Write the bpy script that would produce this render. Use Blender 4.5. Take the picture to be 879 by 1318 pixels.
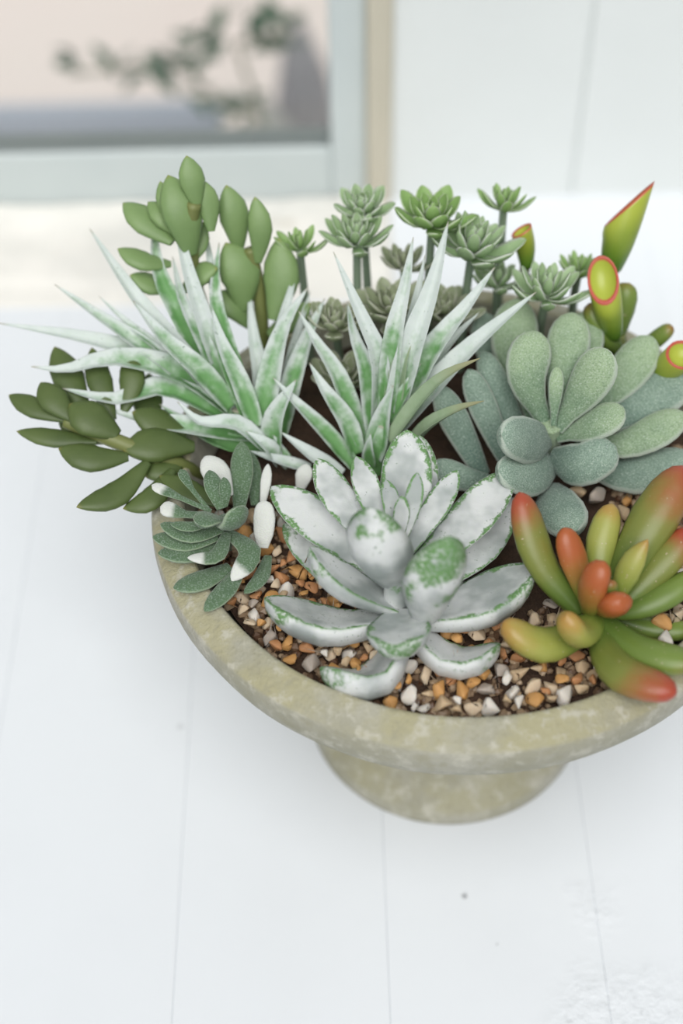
import bpy, bmesh, math, random
import numpy as np
from mathutils import Vector, Matrix, noise
random.seed(7)
for o in list(bpy.data.objects): bpy.data.objects.remove(o)
scene = bpy.context.scene
COL = scene.collection

# ------------------------------------------------------------------ camera
IW, IH, FPX = 879.0, 1318.0, 1900.0
PITCH, ROLL, DIST = math.radians(49.05), math.radians(-1.3), 0.5188
HR = 0.1431                       # height of the bowl rim above the table
RR = 0.110                        # outer radius of the bowl
RFOOT = 0.0555
CAM = Vector((-0.0423, -DIST*math.cos(PITCH)-0.0126, HR+DIST*math.sin(PITCH)))
FWD = Vector((0, math.cos(PITCH), -math.sin(PITCH)))
_r, _u = Vector((1, 0, 0)), Vector((0, math.sin(PITCH), math.cos(PITCH)))
RGT = _r*math.cos(ROLL) + _u*math.sin(ROLL)
UPV = _u*math.cos(ROLL) - _r*math.sin(ROLL)
cd = bpy.data.cameras.new('camera')
cam = bpy.data.objects.new('camera', cd); COL.objects.link(cam)
cd.sensor_fit = 'VERTICAL'; cd.sensor_height = 36; cd.sensor_width = 36
cd.lens = FPX*36/IH
cd.clip_start = 0.01; cd.clip_end = 50
cam.matrix_world = Matrix(((RGT.x, UPV.x, -FWD.x, CAM.x), (RGT.y, UPV.y, -FWD.y, CAM.y), (RGT.z, UPV.z, -FWD.z, CAM.z), (0, 0, 0, 1)))
cd.dof.use_dof = True; cd.dof.focus_distance = 0.503; cd.dof.aperture_fstop = 4.2
scene.camera = cam

# ------------------------------------------------------------------ light
w = bpy.data.worlds.new('world'); scene.world = w; w.use_nodes = True
bg = w.node_tree.nodes['Background']
bg.inputs[0].default_value = (0.93, 0.97, 1.0, 1); bg.inputs[1].default_value = 0.36
sd = bpy.data.lights.new('soft_daylight', 'SUN'); sd.energy = 2.75; sd.angle = math.radians(50); sd.color = (1.0, 0.985, 0.96)
sun = bpy.data.objects.new('soft_daylight', sd); COL.objects.link(sun)
sun.rotation_euler = Vector((0.06, 0.56, -0.83)).to_track_quat('-Z', 'Y').to_euler()
vs = scene.view_settings
vs.view_transform = 'Standard'; vs.look = 'None'; vs.gamma = 1; vs.exposure = 0.08; vs.use_curve_mapping = False

# ------------------------------------------------------------------ helpers
def ray(px, py):
    a, b = (px-IW/2)/FPX, -(py-IH/2)/FPX
    return FWD + RGT*a + UPV*b
def at_z(px, py, z):
    d = ray(px, py); return CAM + d*((z-CAM.z)/d.z)
def at_y(px, py, y):
    d = ray(px, py); return CAM + d*((y-CAM.y)/d.y)
def depth(p): return (p-CAM).dot(FWD)
ZS = HR-0.011                     # level of the gravel
def S(px, py, h=0): return at_z(px, py, ZS+h*0.001)

def link(name, me, mat, parent=None, smooth=True):
    o = bpy.data.objects.new(name, me); COL.objects.link(o)
    if mat is not None and not me.materials: me.materials.append(mat)
    if smooth: me.polygons.foreach_set('use_smooth', [True]*len(me.polygons))
    if parent: o.parent = parent
    return o
def tag(o, label=None, cat=None, group=None, kind=None):
    if label: o['label'] = label
    if cat: o['category'] = cat
    if group: o['group'] = group
    if kind: o['kind'] = kind
    return o
def thing(name, loc, label, cat, group=None):
    o = bpy.data.objects.new(name, None); COL.objects.link(o); o.location = loc
    o.empty_display_size = 0.01
    return tag(o, label, cat, group)
def mesh(name, v, f, attrs=None):
    me = bpy.data.meshes.new(name); me.from_pydata([tuple(p) for p in v], [], f); me.update()
    for k, vals in (attrs or {}).items():
        a = me.attributes.new(k, 'FLOAT', 'POINT'); a.data.foreach_set('value', list(vals))
    return me
def box(name, x0, x1, y0, y1, z0, z1, mat, parent=None, bev=0.0, loc=None):
    bm = bmesh.new()
    bmesh.ops.create_cube(bm, size=1)
    for v in bm.verts:
        v.co = Vector(((x0+x1)/2+v.co.x*(x1-x0), (y0+y1)/2+v.co.y*(y1-y0), (z0+z1)/2+v.co.z*(z1-z0)))
    if bev: bmesh.ops.bevel(bm, geom=bm.edges[:], offset=bev, segments=2, affect='EDGES', profile=.5)
    me = bpy.data.meshes.new(name); bm.to_mesh(me); bm.free()
    o = link(name, me, mat, parent, False)
    return o
def lathe(prof, n=96):
    v, f = [], []
    m = len(prof)
    for i in range(n):
        a = 2*math.pi*i/n
        for r, z in prof: v.append((r*math.cos(a), r*math.sin(a), z))
    for i in range(n):
        j = (i+1) % n
        for k in range(m-1): f.append((i*m+k, j*m+k, j*m+k+1, i*m+k+1))
    return v, f

# ------------------------------------------------------------------ materials
class NT:
    def __init__(s, name):
        s.m = bpy.data.materials.new(name); s.m.use_nodes = True; s.t = s.m.node_tree
        s.b = s.t.nodes['Principled BSDF']; s.b.inputs['Roughness'].default_value = .6
    def n(s, typ, **kw):
        nd = s.t.nodes.new('ShaderNode'+typ)
        for k, v in kw.items(): setattr(nd, k, v)
        return nd
    def put(s, sock, v):
        if isinstance(v, bpy.types.NodeSocket): s.t.links.new(v, sock)
        elif isinstance(v, tuple) and len(v) == 3: sock.default_value = (*v, 1)
        else: sock.default_value = v
    def math(s, op, a, b=0.0, c=None, clamp=False):
        nd = s.n('Math', operation=op, use_clamp=clamp); s.put(nd.inputs[0], a); s.put(nd.inputs[1], b)
        if c is not None: s.put(nd.inputs[2], c)
        return nd.outputs[0]
    def attr(s, name): return s.n('Attribute', attribute_name=name).outputs['Fac']
    def obj(s): return s.n('TexCoord').outputs['Object']
    def noise(s, scale, det=2.0, rough=.5, vec=None, out=0):
        nd = s.n('TexNoise'); nd.inputs['Scale'].default_value = scale; nd.inputs['Detail'].default_value = det
        nd.inputs['Roughness'].default_value = rough
        s.put(nd.inputs['Vector'], vec if vec is not None else s.obj()); return nd.outputs[out]
    def step(s, v, lo, hi, a=0.0, b=1.0):
        nd = s.n('MapRange', interpolation_type='SMOOTHSTEP'); s.put(nd.inputs[0], v)
        for i, x in enumerate((lo, hi, a, b)): s.put(nd.inputs[i+1], x)
        return nd.outputs[0]
    def mix(s, f, a, b):
        nd = s.n('Mix', data_type='RGBA'); s.put(nd.inputs[0], f); s.put(nd.inputs[6], a); s.put(nd.inputs[7], b)
        return nd.outputs[2]
    def color(s, c): s.put(s.b.inputs['Base Color'], c); return s
    def bump(s, h, strength=.3, dist=.001):
        nd = s.n('Bump'); nd.inputs['Strength'].default_value = strength; nd.inputs['Distance'].default_value = dist
        s.put(nd.inputs['Height'], h); s.t.links.new(nd.outputs[0], s.b.inputs['Normal']); return s
    def set(s, **kw):
        for k, v in kw.items(): s.put(s.b.inputs[k.replace('_', ' ')], v)
        return s
    def rand(s): return s.n('ObjectInfo').outputs['Random']

def sss(M, w_, r=.004):
    M.set(Subsurface_Weight=w_, Subsurface_Scale=r); M.b.inputs['Subsurface Radius'].default_value = (.7, 1, .4)

# white paint of the table
def paint(name, col, rough_patch=False):
    M = NT(name)
    geo = M.n('NewGeometry').outputs['Position']
    a = M.noise(9, 4, .55, geo); b = M.noise(160, 3, .6, geo)
    mp = M.n('Mapping'); M.put(mp.inputs['Vector'], geo); mp.inputs['Scale'].default_value = (120, 8, 120)
    g = M.noise(1.0, 3, .6, mp.outputs[0])
    c = M.mix(M.step(a, .35, .75), col, tuple(x*.965 for x in col))
    sp = M.noise(28, 1, .4, geo)
    c = M.mix(M.step(sp, .80, .86), c, tuple(x*.55 for x in col))
    hgt = M.math('ADD', M.math('MULTIPLY', g, .35), M.math('MULTIPLY', b, .15))
    if rough_patch:
        for sxy, rad, dk in (((598, 1153), .0016, .5), ((232, 935), .0022, .85), ((640, 1215), .0008, .7)):
            d = M.n('VectorMath', operation='DISTANCE'); M.put(d.inputs[0], geo); d.inputs[1].default_value = at_z(*sxy, 0)
            wv = M.math('ADD', d.outputs['Value'], M.math('MULTIPLY', M.math('SUBTRACT', M.noise(900, 2, .5, geo), .5), .002))
            c = M.mix(M.step(wv, rad, rad*.4), c, tuple(x*dk for x in col))
        p = at_z(800, 1320, 0); q = at_z(765, 1170, 0)
        for pt, rad in ((p, .030), (q, .012)):
            d = M.n('VectorMath', operation='DISTANCE'); M.put(d.inputs[0], geo); d.inputs[1].default_value = pt
            wob = M.math('ADD', d.outputs['Value'], M.math('MULTIPLY', M.noise(55, 3, .6, geo), .03))
            mk = M.step(wob, rad+.018, rad-.002)
            hgt = M.math('ADD', hgt, M.math('MULTIPLY', mk, M.math('MULTIPLY', M.noise(240, 3, .6, geo), 2.6)))
            c = M.mix(M.math('MULTIPLY', mk, M.step(M.noise(200, 3, .6, geo), .55, .75)), c, tuple(x*.80 for x in col))
    M.color(c).bump(hgt, .35, .0012).set(Roughness=.5)
    return M.m
M_TABLE = paint('white_table_paint', (.755, .785, .82), True)
M_WALL = paint('white_wall_paint', (.735, .765, .755))

M = NT('weathered_cream_paint'); geo = M.n('NewGeometry').outputs['Position']
n1 = M.noise(11, 3, .6, geo); n2 = M.noise(17, 4, .6, geo)
c = M.mix(M.step(n1, .4, .7), (.84, .82, .77), (.66, .655, .62)); c = M.mix(M.step(n2, .57, .70), c, (.45, .39, .29))  # cream and grey tones also paint in relief shading; the brown is stain
M.color(c).bump(n2, .4, .003).set(Roughness=.6); M_SILL = M.m
M = NT('grey_white_sash_paint'); geo = M.n('NewGeometry').outputs['Position']
M.color(M.mix(M.noise(25, 3, .5, geo), (.50, .56, .565), (.58, .63, .625))).set(Roughness=.5); M_SASH = M.m
M = NT('beige_bare_casing'); geo = M.n('NewGeometry').outputs['Position']
mp = M.n('Mapping'); M.put(mp.inputs['Vector'], geo); mp.inputs['Scale'].default_value = (60, 60, 9)
M.color(M.mix(M.noise(1, 4, .6, mp.outputs[0]), (.46, .43, .34), (.60, .56, .46))).set(Roughness=.7); M_CASE = M.m
# thin window glass
m = bpy.data.materials.new('window_glass'); m.use_nodes = True; t = m.node_tree; t.nodes.clear()
out = t.nodes.new('ShaderNodeOutputMaterial'); mx = t.nodes.new('ShaderNodeMixShader'); tr = t.nodes.new('ShaderNodeBsdfTransparent')
gl = t.nodes.new('ShaderNodeBsdfGlossy'); fr = t.nodes.new('ShaderNodeFresnel'); gl.inputs['Roughness'].default_value = .03; fr.inputs[0].default_value = 1.45
tr.inputs[0].default_value = (.95, .97, .96, 1)
t.links.new(fr.outputs[0], mx.inputs[0]); t.links.new(tr.outputs[0], mx.inputs[1]); t.links.new(gl.outputs[0], mx.inputs[2]); t.links.new(mx.outputs[0], out.inputs[0])
M_GLASS = m

M = NT('pink_pale_paving'); geo = M.n('NewGeometry').outputs['Position']
M.color(M.mix(M.noise(3, 3, .5, geo), (.86, .71, .67), (.88, .78, .73))); M_GROUND = M.m
M = NT('slate_grey_kerb'); M.color((.55, .59, .70)); M_KERB = M.m
M = NT('pale_grey_stone'); geo = M.n('NewGeometry').outputs['Position']
M.color(M.mix(M.noise(5, 3, .5, geo), (.46, .45, .44), (.60, .58, .54))); M_STONE = M.m
M = NT('shrub_leaf_green'); M.color((.07, .17, .08)); M_SHRUB = M.m

# bowl
M = NT('mossy_concrete'); ob = M.obj()
n1 = M.noise(30, 6, .7); n2 = M.noise(150, 5, .7); n3 = M.noise(600, 3, .6)
geo = M.n('NewGeometry'); sep = M.n('SeparateXYZ'); M.t.links.new(geo.outputs['Normal'], sep.inputs[0])
c = M.mix(M.step(n1, .36, .66), (.32, .31, .235), (.39, .38, .32))
moss = M.math('MULTIPLY', M.step(sep.outputs[2], .35, .85), M.step(M.noise(45, 4, .6), .30, .60))
c = M.mix(M.math('MULTIPLY', moss, .85), c, (.37, .345, .205))
c = M.mix(M.math('MULTIPLY', M.step(n2, .50, .66), .8), c, (.49, .475, .40))
c = M.mix(M.math('MULTIPLY', M.step(n2, .46, .34), .6), c, (.30, .285, .20))
M.color(c).bump(M.math('ADD', n2, M.math('MULTIPLY', n3, .6)), .6, .0012).set(Roughness=.72); M_BOWL = M.m
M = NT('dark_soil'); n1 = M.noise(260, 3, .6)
M.color(M.mix(n1, (.022, .012, .007), (.085, .045, .025))).bump(n1, .8, .003).set(Roughness=.9); M_SOIL = M.m  # brown soil, darkened so its colour holds the deep shade between plants

def stone(name, c1, c2, trans=.15):
    M = NT(name); n1 = M.noise(190, 3, .6)
    c = M.mix(M.step(n1, .35, .7), c1, c2)
    M.color(c).set(Roughness=.38, Specular_IOR_Level=.45); sss(M, .25, .003)
    M.b.inputs['Subsurface Radius'].default_value = (1, .7, .45)
    M.bump(n1, .4, .0006); return M.m
STONES = [('amber', stone('amber_pebble', (.52, .235, .06), (.66, .42, .18))),
          ('cream', stone('cream_pebble', (.58, .44, .29), (.68, .57, .44))),
          ('rust brown', stone('rust_pebble', (.42, .17, .06), (.58, .33, .17))),
          ('milky white', stone('milky_pebble', (.68, .62, .55), (.76, .73, .68))),
          ('dusky grey', stone('grey_pebble', (.34, .29, .25), (.50, .44, .38))),
          ('tan', stone('tan_pebble', (.50, .36, .22), (.62, .48, .32)))]

# leaves: lt runs along the leaf, ls across it, lu is +1 on the upper face
def leafmat(kind):
    M = NT(kind); lt, ls, lu = M.attr('lt'), M.attr('ls'), M.attr('lu')
    es = M.math('ABSOLUTE', ls); rnd = M.rand()
    ob = M.obj()
    off = M.n('VectorMath', operation='ADD'); M.put(off.inputs[0], ob); cx = M.n('CombineXYZ'); M.put(cx.inputs[0], rnd); M.put(cx.inputs[1], M.math('MULTIPLY', rnd, 3.7)); M.t.links.new(cx.outputs[0], off.inputs[1]); ob = off.outputs[0]
    return M, lt, ls, lu, es, rnd, ob

def m_frost(name, patch=0.0):
    M, lt, ls, lu, es, rnd, ob = leafmat(name)
    n1 = M.noise(170, 4, .6, ob); n2 = M.noise(900, 3, .65, ob); n3 = M.noise(60, 3, .5, ob)
    white = M.mix(M.step(n3, .34, .60), (.33, .365, .355), (.64, .66, .655))
    green = M.mix(n1, (.07, .165, .055), (.15, .30, .10))
    # green bare edge and tip, frosted elsewhere
    up = M.step(lu, -.15, .25)
    e = M.math('ADD', M.math('MULTIPLY', M.math('POWER', es, 3.2), 1.08), M.math('MULTIPLY', M.math('POWER', lt, 6.0), .8))
    e = M.math('ADD', e, M.math('MULTIPLY', M.math('SUBTRACT', n1, .5), 1.9))
    topmask = M.step(e, .55, .80)
    sh = M.math('ADD', M.math('MULTIPLY', M.math('POWER', lt, 2.0), .75), M.math('MULTIPLY', M.math('SUBTRACT', n1, .5), 1.8))
    lowmask = M.step(M.math('ADD', sh, patch), .45, .75)
    mask = M.math('ADD', M.math('MULTIPLY', topmask, up), M.math('MULTIPLY', lowmask, M.math('SUBTRACT', 1.0, up)), clamp=True)
    mask = M.math('MULTIPLY', mask, M.step(n2, .30, .52))
    c = M.mix(mask, white, green)
    dk = M.math('MULTIPLY', M.step(n2, .60, .68), M.step(M.noise(120, 2, .5, ob), .52, .62))
    c = M.mix(M.math('MULTIPLY', dk, .8), c, (.10, .17, .10))
    M.color(c).bump(n2, .25, .0005).set(Roughness=.62); sss(M, .08); return M.m
M_FROST = m_frost('frosted_rosette_leaf'); M_FROST_G = m_frost('frosted_rosette_leaf_green_back', .28)

def m_spike(name, silver):
    M, lt, ls, lu, es, rnd, ob = leafmat(name)
    n1 = M.noise(130, 3, .6, ob); n2 = M.noise(750, 3, .6, ob)
    green = M.mix(n1, (.08, .23, .06), (.19, .38, .15))
    sil = M.mix(n1, (.44, .52, .48), (.66, .71, .68))
    k = M.math('ADD', M.math('MULTIPLY', M.step(lt, .15, .95), .52), M.math('MULTIPLY', M.step(es, .25, .95), .36))
    k = M.math('ADD', k, M.math('MULTIPLY', M.math('SUBTRACT', n1, .5), 1.2))
    k = M.math('ADD', k, M.math('SUBTRACT', M.math('MULTIPLY', M.step(lu, -.3, .4), .12), .06))
    c = M.mix(M.step(M.math('ADD', k, silver), .1, .75), green, sil)
    c = M.mix(M.step(n2, .66, .72), c, (.16, .23, .17))
    c = M.mix(M.step(lt, .95, 1.0), c, (.36, .34, .27))
    M.color(c).bump(n2, .2, .0005).set(Roughness=.6); sss(M, .08); return M.m
M_SPIKE = m_spike('silver_green_spike', .05); M_SPIKE_G = m_spike('green_spike', -.22); M_SPIKE_S = m_spike('pale_silver_spike', .38)
M, lt, ls, lu, es, rnd, ob = leafmat('dry_olive_spike'); n1 = M.noise(200, 3, .6, ob)
M.color(M.mix(M.step(lt, .55, 1.0), M.mix(n1, (.20, .31, .16), (.38, .46, .33)), (.30, .29, .16))); M_SPIKE_D = M.m

def m_velvet(name, base, light, tipl=0.0):
    M, lt, ls, lu, es, rnd, ob = leafmat(name)
    n1 = M.noise(80, 3, .5, ob); n2 = M.noise(2100, 2, .6, ob)
    c = M.mix(M.step(M.math('ADD', M.math('MULTIPLY', lt, .6), M.math('MULTIPLY', n1, .6)), .25, .95), base, light)
    c = M.mix(M.math('MULTIPLY', M.step(n2, .52, .68), .5), c, (.55, .62, .55))
    c = M.mix(M.math('MULTIPLY', M.step(n2, .46, .34), .45), c, tuple(x*.5 for x in base))
    c = M.mix(M.math('MULTIPLY', M.step(es, .80, .98), .7), c, (.58, .65, .57))
    M.color(c).bump(n2, .5, .0008).set(Roughness=.85, Sheen_Weight=.18, Sheen_Roughness=.4); sss(M, .06); return M.m
M_VELVET = m_velvet('velvet_sage_leaf', (.12, .205, .125), (.33, .44, .27))
M_VELVET_SHADE = m_velvet('velvet_blue_shade_leaf', (.095, .165, .13), (.25, .345, .275))  # bluish darker copy for front and lower leaves, shade painted into its colour

def m_small(name, white):
    M, lt, ls, lu, es, rnd, ob = leafmat(name)
    n1 = M.noise(120, 3, .5, ob); n2 = M.noise(1900, 2, .6, ob)
    c = M.mix(n1, (.05, .10, .052), (.12, .20, .10))
    c = M.mix(M.math('MULTIPLY', M.step(n2, .48, .70), .50), c, (.34, .42, .36))
    c = M.mix(M.math('MULTIPLY', M.step(es, .88, 1.0), .6), c, (.42, .52, .36))
    c = M.mix(M.step(M.math('ADD', lt, M.math('MULTIPLY', n1, .25)), 1.12-white, 1.22-white), c, (.66, .68, .64))
    M.color(c).bump(n2, .5, .0008).set(Roughness=.85, Sheen_Weight=.25); sss(M, .06); return M.m
M_SMALL = m_small('fuzzy_dark_leaf', -.05); M_SMALL_W = m_small('fuzzy_leaf_white_tip', .28); M_SMALL_WW = m_small('fuzzy_leaf_all_white', 1.3)

def m_red(name, base, mid, start, red=(.36, .06, .03)):
    M, lt, ls, lu, es, rnd, ob = leafmat(name); n1 = M.noise(70, 3, .5, ob); n2 = M.noise(900, 2, .5, ob)
    t_ = M.math('ADD', lt, M.math('MULTIPLY', M.math('SUBTRACT', n1, .5), .45))
    c = M.mix(M.step(t_, .1, start), base, mid)
    c = M.mix(M.step(t_, start-.10, start+.32), c, red)
    c = M.mix(M.step(n2, .70, .76), c, (.45, .38, .26))
    M.color(c).bump(M.noise(300, 3, .5, ob), .12, .0006).set(Roughness=.40); sss(M, .1, .003); return M.m
GRN, YEL = (.095, .155, .028), (.30, .36, .06)
M_RED = m_red('red_tipped_leaf', GRN, (.19, .21, .045), .66)
M_RED_O = m_red('orange_leaf', (.20, .22, .04), (.35, .18, .045), .45, (.38, .10, .03))
M_RED_Y = m_red('yellow_green_leaf', (.17, .24, .04), (.33, .34, .08), .80, (.42, .20, .05))
M_RED_G = m_red('green_leaf_plain', GRN, (.16, .23, .045), .88)

def m_plain(name, a, b, edge=None, tipc=None, rough=.5):
    M, lt, ls, lu, es, rnd, ob = leafmat(name); n1 = M.noise(70, 3, .55, ob)
    c = M.mix(M.math('ADD', M.math('MULTIPLY', n1, .7), M.math('MULTIPLY', lt, .3)), a, b)
    if edge: c = M.mix(M.math('MULTIPLY', M.step(M.math('ADD', es, M.math('MULTIPLY', M.math('SUBTRACT', n1, .5), .2)), .74, .98), .85), c, edge)
    if tipc: c = M.mix(M.step(lt, .93, 1), c, tipc)
    M.color(c).bump(M.noise(500, 2, .5, ob), .15, .0005).set(Roughness=rough); sss(M, .1); return M.m
M_JADE = m_plain('jade_green_leaf', (.11, .195, .065), (.25, .36, .145), None, (.24, .27, .07))  # jade green lightened so the colour carries backlight from the window
M_OLIVE = m_plain('olive_green_leaf', (.042, .072, .018), (.115, .16, .045), None, (.20, .19, .05))
M_STEM = m_plain('olive_stem', (.12, .15, .04), (.20, .22, .075))
M_GSTEM = m_plain('grey_green_stem', (.17, .25, .17), (.30, .38, .28))
M_ROS_G = m_plain('green_rosette_leaf', (.13, .26, .06), (.32, .48, .18), (.58, .66, .48))  # small rosette colours are lightened to paint in a backlit glow
M_ROS_F = m_plain('frosted_small_rosette_leaf', (.17, .31, .12), (.42, .54, .33), (.78, .81, .75))
M_ROS_D = m_plain('dusty_rosette_leaf', (.19, .24, .12), (.38, .42, .29), (.68, .68, .58))
def m_trump():
    M, lt, ls, lu, es, rnd, ob = leafmat('trumpet_leaf'); n1 = M.noise(70, 3, .5, ob)
    c = M.mix(M.step(M.math('ADD', lt, M.math('MULTIPLY', n1, .3)), .25, 1.1), (.09, .19, .02), (.40, .46, .06))
    c = M.mix(M.step(M.attr('rim'), .35, .85), c, (.48, .085, .06))
    M.color(c).set(Roughness=.38); sss(M, .2); return M.m
M_TRUMP = m_trump()

# ------------------------------------------------------------------ leaf geometry
def catmull(P, n, sp=None):
    P = [np.array(p, float) for p in P]
    if len(P) == 2: P = [P[0], P[0]*.5+P[1]*.5, P[1]]
    Q = [2*P[0]-P[1]]+P+[2*P[-1]-P[-2]]
    fine = []
    for i in range(len(P)-1):
        a, b, c, d = Q[i:i+4]
        for k in range(16):
            t = k/16
            fine.append(.5*((2*b)+(-a+c)*t+(2*a-5*b+4*c-d)*t*t+(-a+3*b-3*c+d)*t**3))
    fine.append(P[-1]); fine = np.array(fine)
    L = np.r_[0, np.cumsum(np.linalg.norm(np.diff(fine, axis=0), axis=1))]
    u = np.linspace(0, 1, n) if sp is None else sp
    return np.stack([np.interp(u*L[-1], L, fine[:, k]) for k in range(3)], 1), L[-1]
def curve1(ctrl, u):
    x = [c[0] for c in ctrl]; y = [c[1] for c in ctrl]
    fu = np.linspace(0, 1, 200); fy = np.interp(fu, x, y)
    k = np.hanning(17); k /= k.sum(); fs = np.convolve(np.pad(fy, 8, mode='edge'), k, 'valid')
    wgt = np.clip((1-fu)/.08, 0, 1); fs = fs*wgt+fy*(1-wgt)
    return np.interp(u, fu, fs)
PROF = {
 'spike': [(0, .75), (.15, .95), (.3, 1), (.5, .85), (.75, .5), (.92, .2), (1, .03)],
 'ovate': [(0, .5), (.2, .72), (.5, 1), (.7, .96), (.85, .72), (.94, .44), (.985, .16), (1, 0)],
 'spoon': [(0, .34), (.2, .45), (.45, .82), (.68, 1), (.84, .90), (.93, .66), (.98, .36), (1, 0)],
 'finger': [(0, .5), (.25, .75), (.6, 1), (.8, .92), (.92, .68), (.975, .4), (1, 0)],
 'bud': [(0, .5), (.3, .9), (.6, 1), (.85, .85), (.95, .55), (1, 0)],
 'jade': [(0, .3), (.2, .62), (.5, 1), (.72, .9), (.88, .52), (.96, .22), (1, 0)],
 'stem': [(0, 1), (1, .8)],
 'club': [(0, .4), (.5, .45), (.72, .85), (.86, 1), (.95, .75), (1, 0)],
}
def leaf_geo(P, width, prof='ovate', th=(.25, .35), cup=0.0, N=None, nst=15, nr=12, W=None, fold=0.0):
    u = .5-.5*np.cos(np.linspace(0, 1, nst)*math.pi)
    C, L = catmull(P, nst, u)
    T = np.gradient(C, axis=0); T /= np.linalg.norm(T, axis=1)[:, None]
    D = C[-1]-C[0]; D /= np.linalg.norm(D)
    if W is None:
        W = np.cross(D, N); nrm = np.linalg.norm(W)
        W = np.array([1., 0, 0]) if nrm < 1e-4 else W/nrm
    pw = curve1(PROF[prof], u)
    V, A = [], {'lt': [], 'ls': [], 'lu': []}
    for i in range(nst):
        Wi = W-T[i]*np.dot(W, T[i]); Wi /= np.linalg.norm(Wi); Ni = np.cross(Wi, T[i])
        hw = width/2*pw[i]; tu = width*th[0]*(pw[i]**.8); tl = width*th[1]*(pw[i]**.8)
        for k in range(nr):
            a = 2*math.pi*k/nr; ca, sa = math.cos(a), math.sin(a)
            y = (tu if sa > 0 else tl)*sa*abs(sa)**.15 + cup*hw*(ca*ca-.5) + fold*hw*(abs(ca)-.5)
            V.append(C[i]+Wi*hw*ca+Ni*y)
            A['lt'].append(u[i]); A['ls'].append(ca); A['lu'].append(sa)
    F = []
    for i in range(nst-1):
        for k in range(nr):
            j = (k+1) % nr; F.append((i*nr+k, i*nr+j, (i+1)*nr+j, (i+1)*nr+k))
    F.append(tuple(range(nr-1, -1, -1))); F.append(tuple((nst-1)*nr+k for k in range(nr)))
    return V, F, A
NP = lambda v: np.array((v.x, v.y, v.z))
def add_leaf(root, pts, wpx, mat, prof='ovate', th=(.2, .3), cup=.15, axis=(0, 0, 1), name='leaf', face=0.0, N=None, fold=0.0, nr=12):
    """pts: (px, py, height in mm above the gravel) along the leaf's middle; wpx its width as seen"""
    P = [NP(S(*p)) for p in pts]
    D = P[-1]-P[0]; D /= np.linalg.norm(D)
    mid = P[len(P)//2]; dep = depth(Vector(mid))
    ax = np.array(axis, float)
    if N is None:
        N = ax-D*ax.dot(D); N /= max(1e-6, np.linalg.norm(N))
        if face:                                    # turn the face partly to the open side
            v = NP(CAM)-mid; v /= np.linalg.norm(v); v = v-D*v.dot(D); v /= np.linalg.norm(v)
            N = N*(1-face)+v*face; N /= np.linalg.norm(N)
    else: N = np.array(N, float)
    W = np.cross(D, N); W /= np.linalg.norm(W)
    vd = mid-NP(CAM); vd /= np.linalg.norm(vd)
    s = np.cross(D, vd); s /= max(1e-6, np.linalg.norm(s))
    pr = math.sqrt((W.dot(s))**2+((th[0]+th[1])*N.dot(s))**2)
    width = wpx*dep/FPX/max(.62, min(1, pr))
    V, F, A = leaf_geo(P, width, prof, th, cup, N=N, fold=fold, nr=nr)
    org = NP(root.location)
    me = mesh(name, [v-org for v in V], F, A)
    return link(name, me, mat, root)
def add_stem(root, pts, r_mm, mat, name='stem'):
    P = [NP(S(*p)) for p in pts]
    V, F, A = leaf_geo(P, r_mm*.002, 'stem', (.5, .5), 0, N=np.array([.3, 1, .1]), nst=12, nr=10)
    org = NP(root.location)
    return link(name, mesh(name, [v-org for v in V], F, A), mat, root)

# ================================================================== SETTING
YW = 0.356                                         # wall plane
# table of planks running towards the wall
table = thing('table', (0, 0, 0), 'white painted plank table under the succulent bowl', 'table')
sx = [at_z(225, 1250, 0).x, at_z(500, 1250, 0).x, at_z(778, 1250, 0).x]
pw_ = sx[1]-sx[0]; xs = [sx[0]-pw_*k for k in range(5, 0, -1)]+sx+[sx[2]+pw_*k for k in range(1, 6)]
for a, b in zip(xs[:-1], xs[1:]):
    box('plank', a+.00001, b-.00001, -.75, YW, -.03, -random.uniform(0, .00006), M_TABLE, table, .00035)
# wall of vertical boards right of the window
wall = bpy.data.objects.new('wall_back', None); COL.objects.link(wall); wall.location = (0, YW, 0); wall['kind'] = 'structure'
xc = at_y(502, 120, YW).x; xg = at_y(750, 120, YW).x
bw = (xg-xc)
for k in range(4):
    o = box('board', xc+bw*k+.0007, xc+bw*(k+1)-.0007, -.0022, .02, -.03, .9, M_WALL, wall, .0012)
box('backing', xc, xc+bw*4, .0, .022, -.03, .9, M_WALL, wall)
# window left of it
win = bpy.data.objects.new('window_1', None); COL.objects.link(win); win.location = (0, YW, 0); win['kind'] = 'structure'
xr, xs2 = at_y(424, 120, YW).x, at_y(472, 120, YW).x
zb = at_y(300, 193, YW).z; zlow = -.002
box('casing', xs2, xc+.001, -.006, .03, -.03, .9, M_CASE, win, .001)
box('stile', xr, xs2, .0, .022, zlow, .8, M_SASH, win, .002)
box('stile', -.62, -.57, .0, .022, zlow, .8, M_SASH, win, .002)
box('bottom_rail', -.57, xr, .0, .022, zlow, zb, M_SASH, win, .002)
box('top_rail', -.57, xr, .0, .022, .74, .8, M_SASH, win, .002)
box('pane', -.572, xr+.002, .0025, .0050, zb-.002, .742, M_GLASS, win)
box('casing', -.70, -.62, -.006, .03, -.03, .9, M_CASE, win, .001)
box('casing', -.70, xc, -.006, .03, .8, .9, M_CASE, win, .001)
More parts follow.
